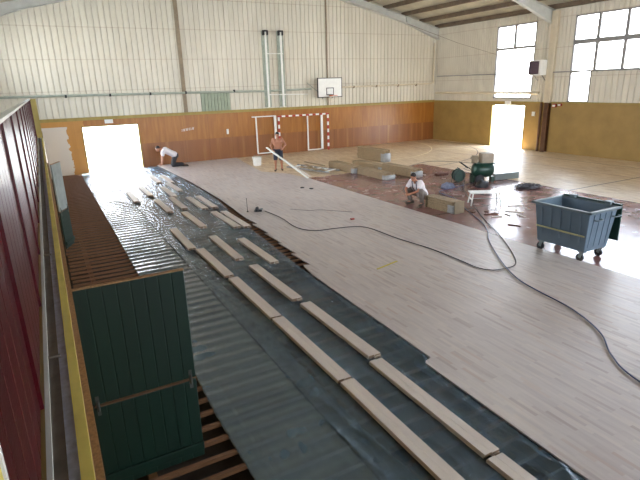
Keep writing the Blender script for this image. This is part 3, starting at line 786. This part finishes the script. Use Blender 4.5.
stack((-11.0,-9.25,0),.0,.45,.26,2.0,'packed board stack in front left of the far group, next to the new floor')
stack((-12.58,-15.04,0),.03,.36,.34,1.05,'cream packed board stack behind the squatting man')
b = MB(); b.box(-.05,.05,-1.2,1.2,0,.03); o = b.build('loose_board','plank',None,.003,(-9.35,-9.1,.0)); o.rotation_euler=(0,0,.05); tag(o,'loose board lying right of the far board stacks','wood board')
# bench / trestle
t = empty('work_stool', (-11.15,-15.22,0), math.radians(-32), label='low white folding step bench on the red floor', cat='bench')
b = MB(); b.box(-.46,.46,-.2,.2,.36,.39); b.build('top','white',t,.008)
for sx in (-1,1):
    b = MB()
    for sy in (-1,1): b.bar((sx*.38,sy*.16,.37),(sx*.44,sy*.22,0),.03,.025)
    b.bar((sx*.41,-.19,.18),(sx*.41,.19,.18),.03,.02); b.build('leg_frame','white',t)
b = MB(); b.bar((-.41,0,.18),(.41,0,.18),.02,.02); b.build('brace','frame_metal',t)
# compressor
t = empty('air_compressor', (-8.55,-12.6,0), math.radians(-25), label='green tank compressor with a beige motor cover', cat='compressor')
b = MB(); R_=.27
b.tube([(-.40,0,.45),(-.36,0,.45),(-.28,0,.45),(.28,0,.45),(.36,0,.45),(.40,0,.45)],R_,20,0,True,[.1,.2,.27,.27,.2,.1]); b.build('tank','comp_green',t)
b = MB(); b.box(-.12,.34,-.18,.18,.70,1.06); b.build('motor_cover','beige',t,.04,None,3)
b = MB(); b.tube([(-.32,-.0,.72),(-.32,0,.98)],.11,14); b.disc((-.32,-.0,.86),(0,0,1),.15,.02); b.disc((-.32,0,.92),(0,0,1),.15,.02); b.build('pump','dark',t)
b = MB(); b.box(-.3,.4,-.18,.18,.67,.71); b.box(-.4,-.34,-.2,.2,0,.25); b.box(.3,.42,-.12,.12,.0,.2); b.build('base_frame','comp_green',t,.01)
for sy in (-1,1):
    b = MB(); b.disc((-.2,sy*.3,.16),(0,1,0),.16,.06,20); b.disc((-.2,sy*.3,.16),(0,1,0),.06,.08,12); b.build('wheel','black',t,.01)
b = MB(); b.tube([(-.5,-.15,.5),(-.85,-.15,.75),(-.85,.15,.75),(-.5,.15,.5)],.015,6); b.build('handle','black',t)
# grey box, black bag, coils
b = MB(); b.box(-.55,.55,-.12,.12,0,.24); o=b.build('tool_case','greybox',None,.015,(-7.45,-12.7,0)); o.rotation_euler=(0,0,math.radians(-8)); tag(o,'long grey metal case on the floor beside the compressor','case')
def lump(name, loc, r, mat, lab, cat, seed, rz=0, amp=.25):
    b = MB(); b.ball((0,0,0),1,0,24,14)
    b.v = [tuple(Vector((v[0]*r[0],v[1]*r[1],max(-.02,v[2]*r[2])))*(1+amp*noise.noise((v[0]*2+seed,v[1]*2,v[2]*2)))) for v in b.v]
    o = b.build(name, mat, None, 0, (loc[0],loc[1],loc[2]+.02)); o.rotation_euler=(0,0,rz); return tag(o,lab,cat)
lump('tool_bag',(-9.2,-13.25,0),(.34,.2,.2),'black','black tool bag on the floor in front of the compressor','bag',1.3,.4)
lump('cloth_heap',(-10.22,-12.62,0),(.32,.2,.14),'bluebag','crumpled blue grey cloth left of the black cable reel','cloth',4.2,.3)
lump('rag',(-8.6,-10.5,0),(.42,.2,.06),'rag','flat brown rag on the red floor behind the cable reel','cloth',6.1,.2)
t = empty('cable_reel',(-9.2,-12.05,.0),math.radians(-28),label='upright dark green cable reel left of the compressor',cat='cable reel')
b = MB(); b.disc((0,-.11,.24),(0,1,0),.23,.02,24); b.disc((0,.11,.24),(0,1,0),.23,.02,24); b.build('flange','comp_green',t)
b = MB()
for k in range(5): b.tube([(.17*math.cos(a*PI/12),-.08+k*.04,.24+.17*math.sin(a*PI/12)) for a in range(25)],.022,6,0,False)
b.build('wound_cable','black',t)
b = MB(); b.tube([(-.2,-.15,.0),(-.15,-.15,.3),(0,-.15,.5),(.15,-.15,.3),(.2,-.15,.0)],.012,6); b.tube([(-.2,.15,.0),(-.15,.15,.3),(0,.15,.5),(.15,.15,.3),(.2,.15,.0)],.012,6); b.tube([(0,-.15,.5),(0,.15,.5)],.015,6); b.build('stand','black',t)
b = MB()
pts = []
for k in range(260):
    a = k*.33; r_ = .30+.13*math.sin(k*.71)+.05*math.sin(k*.13); pts.append((-8.12+r_*1.25*math.cos(a),-14.3+r_*.8*math.sin(a),.012+.0002*k+.01*abs(math.sin(k*.9))))
b.tube(pts,.010,5); tag(b.build('cable_coil','cable_black'),'loose coil of black cable lying in the bright reflection','cable')

# off-cuts near the bench
offc = [(-11.9,-16.2,.4,.08),(-11.6,-16.5,.25,.06),(-11.2,-16.4,.5,.07),(-11.75,-15.9,.2,.1),(-12.0,-16.5,.3,.06),(-10.9,-16.2,.3,.05),(-12.3,-17.35,.32,.07),(-11.4,-16.8,.35,.06),(-10.6,-15.9,.45,.04),(-12.15,-15.7,.2,.12)]
for i,(x,y_,l_,w_) in enumerate(offc):
    b = MB(); b.box(-w_/2,w_/2,-l_/2,l_/2,0,.02); o=b.build('wood_offcut','plank' if i%3 else 'rag',None,.002,(x,y_,0.0)); o.rotation_euler=(0,0,random.uniform(0,3))
    tag(o,'small flat board offcut scattered on the red floor near the low bench','wood offcut','offcuts near the bench')
for i,(x,y_) in enumerate([(-14.52,-9.65),(-14.34,-10.02)]):
    b = MB(); b.box(-.06,.06,-.04,.04,0,.03); b.box(-.02,.02,-.09,-.04,0,.025); o=b.build('hand_tool','black',None,.004,(x,y_,.014)); o.rotation_euler=(0,0,.6+i)
    tag(o,['left','right'][i]+' one of two small black tools on the new floor behind the cable','tool','pair of small dark tools')
b = MB(); b.box(-.015,.015,-.32,.32,0,.012); o=b.build('folding_rule','yellowtool',None,.002,(-16.76,-18.0,.014)); o.rotation_euler=(0,0,math.radians(-75)); tag(o,'thin yellow folding rule lying open on the new floor','ruler')
b = MB(); b.box(-.05,.05,-.04,.04,0,.03); o=b.build('chalk_box','redpaint',None,.005,(-15.40,-14.50,.014)); tag(o,'tiny red tool on the new floor beside the cable','tool')
b = MB(); b.tube(smooth_path([(-16.3,-12.4,.018),(-15.9,-12.9,.018),(-15.61,-13.01,.018),(-15.2,-13.5,.018),(-14.96,-13.8,.018)]),.005,5); tag(b.build('string_line','cable_black'),'short dark cord lying on the new floor behind the long cable','cord')

# power tool at the edge with its cable
t = empty('floor_drill',(-17.22,-12.05,.014),math.radians(-25),label='black power tool with an upright rod at the edge of the new floor',cat='power tool')
b = MB(); b.tube([(-.02,-.16,.06),(-.02,-.1,.06),(-.02,.12,.06),(-.02,.2,.06)],.05,12,0,True,[.03,.055,.055,.03]); b.box(-.09,.13,-.09,.07,.0,.05); b.build('body','black',t,.008)
b = MB(); b.bar((.05,-.02,.06),(.16,-.04,.08),.04,.04); b.build('grip','greybox',t,.006)
b = MB(); b.tube([(-.30,-.02,.0),(-.31,-.02,.42)],.008,6); b.box(-.33,-.27,-.06,.02,0,.012); b.build('rod','black',t)
c1 = [(-17.05,-12.2),(-16.98,-13.19),(-17.06,-14.4),(-16.8,-14.92),(-16.3,-15.04),(-15.74,-15.2),(-15.52,-15.58),(-15.48,-16.6),(-15.35,-17.66),(-15.35,-18.54),(-15.37,-19.1),(-15.24,-19.36),(-14.96,-19.43),(-14.68,-19.41),(-14.38,-19.18),(-13.87,-18.56),(-13.29,-17.75),(-12.58,-16.66),(-12.06,-15.9),(-11.19,-14.72),(-10.2,-13.4),(-9.2,-12.35)]
c2 = [(-8.95,-12.6),(-10.2,-12.9),(-11.06,-13.12),(-11.36,-14.24),(-12.16,-15.56),(-12.7,-16.58),(-13.26,-17.35),(-13.82,-17.93),(-14.34,-18.59),(-14.87,-19.35),(-15.21,-19.96),(-15.36,-20.48),(-15.53,-21.29),(-15.89,-22.0),(-16.36,-22.47),(-16.66,-23.01),(-16.9,-24.4)]
def zc(x): return .026 if x < -13.2 else .012
b = MB(); b.tube(smooth_path([(x,y_,zc(x)) for x,y_ in c1]),.010,6); tag(b.build('power_cable','cable_black'),'black cable snaking from the power tool across the new floor','cable')
b = MB(); b.tube(smooth_path([(x,y_,zc(x)+.006) for x,y_ in c2]),.011,6); tag(b.build('power_cable','cable_blue'),'blue grey cable running down the new floor to the right edge','cable')
b = MB(); b.tube(smooth_path([(-8.8,-12.1,.5),(-8.2,-11.3,.28),(-7.3,-10.9,.05),(-6.5,-9.9,.012),(-5.6,-9.4,.012),(-6.6,-7.6,.012),(-8.6,-8.2,.012)]),.008,6); tag(b.build('air_hose','cable_black'),'thin dark hose curving away behind the compressor','hose')

# things by the standing man
t = empty('bucket',(-13.75,-3.35,0),label='white box-shaped bucket on the floor behind the standing man',cat='bucket')
b = MB(); b.box(-.15,.15,-.14,.14,0,.40,0,(-.03,-.03)); b.build('body','white',t,.03,None,3)
b = MB(); b.box(-.19,.19,-.18,.18,.40,.42); b.build('lid','white',t,.01)
b = MB(); b.tube([(-.19,0,.36),(-.15,-.0,.50),(.15,0,.50),(.19,0,.36)],.01,6); b.build('handle','frame_metal',t)
def lying(name, p, q, w, h, mat, lab, cat, grp=None):
    p, q = Vector(p), Vector(q); o0 = p; b = MB(); b.bar((0,0,0),q-p,w,h)
    o = b.build(name,mat,None,.004,p); return tag(o,lab,cat,grp)
HAND = Vector((-13.95,-5.6,.98))
lying('carried_board',(-14.25,-5.85,1.12),(-13.42,-8.0,.03),.10,.03,'white','upper long pale board held by the shirtless man, end on the floor','wood board')
lying('carried_board',(-14.15,-5.95,.98),(-13.25,-7.9,.05),.09,.03,'plank','lower long pale board held by the shirtless man, end on the floor','wood board')
t = empty('metal_trestle',(-12.3,-6.2,0),math.radians(20),label='dark and white folded trestle lying on the floor right of the shirtless man',cat='trestle')
b = MB()
for x in (-.35,.35): b.bar((x,-1.3,.06),(x,1.2,.10),.06,.06)
b.build('rail','frame_metal',t)
b = MB()
for k in range(6): b.bar((-.35,-1.1+k*.42,.09),(.35,-1.1+k*.42,.09),.05,.04)
b.build('rung','white',t)
for i,(x,y_,r_) in enumerate([(-12.4,-6.6,.3),(-12.5,-6.3,-.2),(-12.1,-5.7,.1)]):
    b = MB(); b.box(-.06,.06,-.8,.8,0,.03); o=b.build('loose_board','wrap',None,.003,(x+.1*i,y_,.19 if i<2 else .17)); o.rotation_euler=(0,0,r_); o.location.z=.112+.031*i
    tag(o,['lowest','middle','top'][i]+' loose board lying across the folded trestle','wood board')

# ------------------------------------------------------------------ people
def remesh(mb, name, mat, parent, vox=.012, smooth=4):
    o = mb.build(name, mat, None)
    r = o.modifiers.new('R','REMESH'); r.mode='VOXEL'; r.voxel_size=vox; r.use_smooth_shade=True
    s_ = o.modifiers.new('S','SMOOTH'); s_.iterations=smooth; s_.factor=.5
    dg = bpy.context.evaluated_depsgraph_get(); me = bpy.data.meshes.new_from_object(o.evaluated_get(dg))
    o.modifiers.clear(); old = o.data; o.data = me; bpy.data.meshes.remove(old)
    for p_ in me.polygons: p_.use_smooth = True
    o.parent = parent; return o
def limb(b, pts, rad, n=12):
    """tapered chain with ball joints"""
    for i in range(len(pts)-1):
        b.tube([pts[i], pts[i+1]], 0, n, 0, True, [rad[i], rad[i+1]])
    for p_, r_ in zip(pts, rad): b.ball(p_, r_, 0, n, 8)
def lerp(a, b, t): return Vector(a)*(1-t)+Vector(b)*t
def hand(b, wrist, d, nrm, s=1):
    """palm, four curled fingers, thumb. d: direction of hand, nrm: palm normal"""
    w = Vector(wrist); d = Vector(d).normalized(); n = (Vector(nrm)-d*d.dot(Vector(nrm))).normalized(); side = d.cross(n)*s
    for k in range(4):
        off = side*(-.030+k*.020); base = w+d*.085+off; ln = (.072,.08,.075,.06)[k]
        b.tube([w+d*.01+off*.6, base], 0, 8, 0, True, [.017,.013])
        m1 = base+(d*.75+n*.45)*ln*.5; m2 = m1+(d*.25+n*.9)*ln*.45
        limb(b, [base, m1, m2], [.011,.010,.008], 8)
    tb = w+d*.025-side*.028; t1 = tb+(-side*.7+d*.6+n*.3)*.04; t2 = t1+(-side*.1+d*.7+n*.6)*.035
    limb(b, [tb, t1, t2], [.014,.012,.009], 8)
def person(loc, rz, J, label, top=None, bottom='trouser', botmat='darktrouser', shirtless=False, strap=False):
    t = empty('person', loc, rz, label=label, cat='person')
    b = MB(); g = lambda k: Vector(J[k])
    pel, che, nk, hd = g('pelvis'), g('chest'), g('neck'), g('head')
    up = (nk-pel).normalized(); right = (g('shR')-g('shL')).normalized(); fwd = up.cross(right)*-1
    if fwd.dot(Vector(J.get('face',(0,1,0)))) < 0: fwd = -fwd
    face = Vector(J.get('face',(0,1,0))).normalized()
    # torso
    waist = lerp(pel, che, .5)
    for off, r0, r1 in ((-.085,.105,.12),(0,.11,.125),(.085,.105,.12)):
        limb(b, [pel+right*off, waist+right*off*.8, che+right*off*1.25], [.115,.10,.12])
    limb(b, [g('shL'), che, g('shR')], [.062,.10,.062]); limb(b, [che, nk, hd-up*.02], [.10,.058,.05])
    # head: cranium, jaw, nose, ears, brow
    hu = (Vector(J.get('headup',(0,0,1)))).normalized(); fr_ = (face-hu*face.dot(hu)).normalized(); sd = fr_.cross(hu)
    b.ball(hd+hu*.03-fr_*.01, (.078,.092,.095) if abs(fr_.y)>.5 else (.092,.078,.095)); b.ball(hd-hu*.04+fr_*.02, .066); b.ball(hd-hu*.085+fr_*.055, .03)
    b.ball(hd-hu*.005+fr_*.098, .014); b.ball(hd-hu*.02+fr_*.102, .016); b.ball(hd+hu*.02+fr_*.078, (.045,.03,.014) if abs(fr_.y)>.5 else (.03,.045,.014))
    b.ball(hd-hu*.052+fr_*.088, .018)
    for s_ in (-1,1): b.ball(hd+sd*.082*s_-fr_*.005, (.012,.02,.03))
    # limbs
    for s_ in 'LR':
        limb(b, [g('sh'+s_), g('el'+s_), g('wr'+s_)], [.055,.04,.028])
        dd = (g('wr'+s_)-g('el'+s_)).normalized(); hand(b, g('wr'+s_), J.get('hd'+s_, dd), J.get('pn'+s_, (0,1,0)), 1 if s_=='L' else -1)
        limb(b, [g('hip'+s_), g('kn'+s_), g('an'+s_)], [.092,.06,.04])
        c_ = lerp(g('kn'+s_), g('an'+s_), .3); b.ball(c_, .058)
        a_ = g('an'+s_); fd = Vector(J.get('ft'+s_, (0,1,0))).normalized(); limb(b, [a_-fd*.03-Vector((0,0,.02)), a_+fd*.10-Vector((0,0,.035)), a_+fd*.17-Vector((0,0,.04))],[.045,.04,.032])
    remesh(b, 'body', 'skin', t, .011, 3)
    b = MB(); b.ball(hd+hu*.045-fr_*.022, (.085,.096,.092) if abs(fr_.y)>.5 else (.096,.085,.092)); remesh(b, 'hair', 'hair', t, .012, 2)
    for s_ in (-1,1):
        e = MB(); e.ball(hd+hu*.008+sd*.032*s_+fr_*.086, .011, 0, 8, 6); e.build('eye', 'black', t)
    # trousers / shorts
    b = MB()
    for off in (-.085,0,.085): limb(b, [pel+right*off-up*.02, lerp(pel,waist,.1)+right*off*.95],[.124,.120])
    for s_ in 'LR':
        if bottom == 'shorts': k_ = lerp(g('hip'+s_), g('kn'+s_), .85); limb(b, [g('hip'+s_), k_], [.108,.092])
        else: limb(b, [g('hip'+s_), g('kn'+s_), lerp(g('kn'+s_),g('an'+s_),.92)], [.108,.078,.062])
    remesh(b, 'shorts' if bottom == 'shorts' else 'trousers', botmat, t, .014, 3)
    if top:
        b = MB()
        for off in (-.085,0,.085): limb(b, [lerp(pel,che,.06)+right*off, waist+right*off*.9, che+right*off*1.25], [.138,.124,.14])
        limb(b, [g('shL'), che+up*.01, g('shR')], [.078,.118,.078]); 
        for s_ in 'LR': limb(b, [g('sh'+s_), lerp(g('sh'+s_), g('el'+s_), .62)], [.076,.066])
        remesh(b, 'shirt', top, t, .014, 3)
    if strap:
        b = MB()
        for s_ in (-1,1):
            b.tube([waist+right*.07*s_+fwd*.12, che+right*.07*s_+fwd*.142, nk+right*.075*s_+fwd*.06, che+right*.08*s_-fwd*.145],.02,6)
        b.build('strap','strap',t)
    for s_ in 'LR':
        b = MB(); a_ = g('an'+s_); fd = Vector(J.get('ft'+s_, (0,1,0))).normalized(); z_ = Vector((0,0,1))
        limb(b, [a_-fd*.04-z_*.035, a_+fd*.10-z_*.045, a_+fd*.19-z_*.05],[.052,.047,.04]); b.ball(a_-z_*.0,.05)
        remesh(b,'shoe','shoe',t,.012,2)
    return t
# standing, shirtless, looking down, carrying boards at his right hip. local +y is where he faces
J1 = dict(pelvis=(0,0,.93), chest=(0,.05,1.28), neck=(0,.08,1.46), head=(-.0,.15,1.58), face=(0,1,-.45), headup=(0,.35,1),
  shL=(.19,.05,1.40), shR=(-.19,.05,1.40), elL=(.31,.0,1.13), wrL=(.24,.20,.95), elR=(-.34,.02,1.15), wrR=(-.22,.24,1.02),
  hdL=(-.5,.6,-.4), hdR=(.4,.6,-.3), pnL=(-1,0,0), pnR=(1,0,-.2),
  hipL=(.10,0,.90), hipR=(-.10,0,.90), knL=(.13,.10,.50), knR=(-.12,.03,.49), anL=(.14,-.03,.10), anR=(-.14,-.14,.10), ftL=(.15,1,0), ftR=(-.1,1,0))
face1 = math.atan2(-.5, .25)  # placeholder direction angle
def rz_for(dx, dy): return math.atan2(dy, dx)-PI/2
person((-13.62,-5.6,.014), rz_for(-.40,-.9), J1, 'shirtless person in dark shorts standing and carrying long boards near the goal', None, 'shorts', 'shorts')
# squatting man in a white shirt with dark straps
J2 = dict(pelvis=(0,-.18,.30), chest=(0,.06,.62), neck=(0,.17,.78), head=(0,.25,.88), face=(0,1,-.6), headup=(0,.5,1),
  shL=(.18,.12,.72), shR=(-.18,.12,.72), elL=(.24,.30,.50), wrL=(.08,.44,.42), elR=(-.24,.30,.50), wrR=(-.08,.46,.42),
  hdL=(-.6,.6,-.2), hdR=(.6,.6,-.2), pnL=(0,-.3,-1), pnR=(0,-.3,-1),
  hipL=(.11,-.15,.30), hipR=(-.11,-.15,.30), knL=(.30,.26,.50), knR=(-.30,.26,.50), anL=(.20,.06,.10), anR=(-.20,.06,.10), ftL=(.3,1,0), ftR=(-.3,1,0))
person((-12.78,-14.10,.0), rz_for(-.98,-.22), J2, 'person in white shirt with dark straps squatting at the edge of the new floor', 'tee', 'trouser', 'greytrouser', False, True)
# kneeling man bending forward near the far doorway
J3 = dict(pelvis=(0,-.16,.50), chest=(0,.22,.72), neck=(0,.38,.78), head=(0,.52,.80), face=(0,.9,-.5), headup=(0,.5,.9),
  shL=(.18,.31,.74), shR=(-.18,.31,.74), elL=(.21,.38,.44), wrL=(.17,.42,.17), elR=(-.21,.38,.44), wrR=(-.17,.42,.17),
  hdL=(0,.9,-.35), hdR=(0,.9,-.35), pnL=(0,0,-1), pnR=(0,0,-1),
  hipL=(.10,-.15,.48), hipR=(-.10,-.15,.48), knL=(.14,-.02,.09), knR=(-.14,-.02,.09), anL=(.13,-.45,.09), anR=(-.13,-.45,.09), ftL=(0,-.6,-.1), ftR=(0,-.6,-.1))
pk = person((-17.25,-1.05,.014), rz_for(-.95,.12), J3, 'person in pale shirt kneeling on all fours beside the open far doorway', 'tee', 'trouser', 'darktrouser')
pk.scale = (1.12, 1.12, 1.12)

# ------------------------------------------------------------------ light
w = bpy.data.worlds.new('World'); S.world = w; w.use_nodes = True
bg = w.node_tree.nodes['Background']
tc = w.node_tree.nodes.new('ShaderNodeTexCoord'); sp = w.node_tree.nodes.new('ShaderNodeSeparateXYZ'); w.node_tree.links.new(tc.outputs['Generated'], sp.inputs[0])
rr = w.node_tree.nodes.new('ShaderNodeValToRGB'); rr.color_ramp.elements[0].position = 0; rr.color_ramp.elements[0].color = (.95,.97,1,1)
rr.color_ramp.elements[1].position = .6; rr.color_ramp.elements[1].color = (.62,.78,1,1)
w.node_tree.links.new(sp.outputs[2], rr.inputs[0]); w.node_tree.links.new(rr.outputs[0], bg.inputs[0]); bg.inputs[1].default_value = 9.0
sun = bpy.data.lights.new('sun', 'SUN'); sun.energy = 22; sun.angle = math.radians(.6); sun.color = (1,.95,.86)
so = bpy.data.objects.new('sun', sun); COL.objects.link(so)
el, az = math.radians(56), math.radians(42)   # from beyond the far wall and the right wall
dirv = Vector((math.sin(az)*math.cos(el), math.cos(az)*math.cos(el), math.sin(el)))
so.rotation_euler = dirv.to_track_quat('Z','Y').to_euler(); so.location = dirv*30
def portal_light(c, sx, sy, d):
    l = bpy.data.lights.new('daylight_portal', 'AREA'); l.shape = 'RECTANGLE'; l.size = sx; l.size_y = sy; l.cycles.is_portal = True
    o = bpy.data.objects.new('daylight_portal', l); COL.objects.link(o); o.location = c; o.rotation_euler = (-Vector(d)).to_track_quat('Z','Y').to_euler()
    return o
for (y0,y1,z0,z1) in (W1, W2, W2b, W3, W4, (DOORR[0],DOORR[1],0,2.31)):
    # x-facing: local x of the quad is along world y after tracking
    l = portal_light((.12,(y0+y1)/2,(z0+z1)/2), y1-y0, z1-z0, (-1,0,0)); l.rotation_euler = (PI/2,0,PI/2)
l = portal_light(((DOORF[0]+DOORF[1])/2,.15,1.05), DOORF[1]-DOORF[0], 2.1, (0,-1,0)); l.rotation_euler = (-PI/2,0,0)
l = portal_light((XL-.1,(WL[0]+WL[1])/2,5.0), WL[1]-WL[0], 2.0, (1,0,0)); l.rotation_euler = (PI/2,0,-PI/2)
l = portal_light(((WB[0]+WB[1])/2,YB-.15,4.8), WB[1]-WB[0], 3.2, (0,1,0)); l.rotation_euler = (PI/2,0,0)

# ------------------------------------------------------------------ camera
cam = bpy.data.cameras.new('camera'); co = bpy.data.objects.new('camera', cam); COL.objects.link(co); S.camera = co
yaw, pit, rol = .4913, -.2995, -.0305
F = Vector((math.sin(yaw)*math.cos(pit), math.cos(yaw)*math.cos(pit), math.sin(pit)))
R = Vector((math.cos(yaw), -math.sin(yaw), 0)); U = R.cross(F)
R2 = R*math.cos(rol)+U*math.sin(rol); U2 = -R*math.sin(rol)+U*math.cos(rol)
mt = Matrix((R2, U2, -F)).transposed().to_4x4(); mt.translation = Vector((-22.488,-25.8145,3.5605)); co.matrix_world = mt
cam.sensor_fit = 'HORIZONTAL'; cam.sensor_width = 36; cam.lens = 498.47/640*36; cam.clip_start = .05; cam.clip_end = 300

S.view_settings.view_transform = 'Standard'; S.view_settings.look = 'None'; S.view_settings.gamma = 1; S.view_settings.use_curve_mapping = False
S.view_settings.exposure = 1.45
S.cycles.max_bounces = 8; S.cycles.diffuse_bounces = 7; S.cycles.glossy_bounces = 3; S.cycles.transparent_max_bounces = 12
S.cycles.sample_clamp_indirect = 6
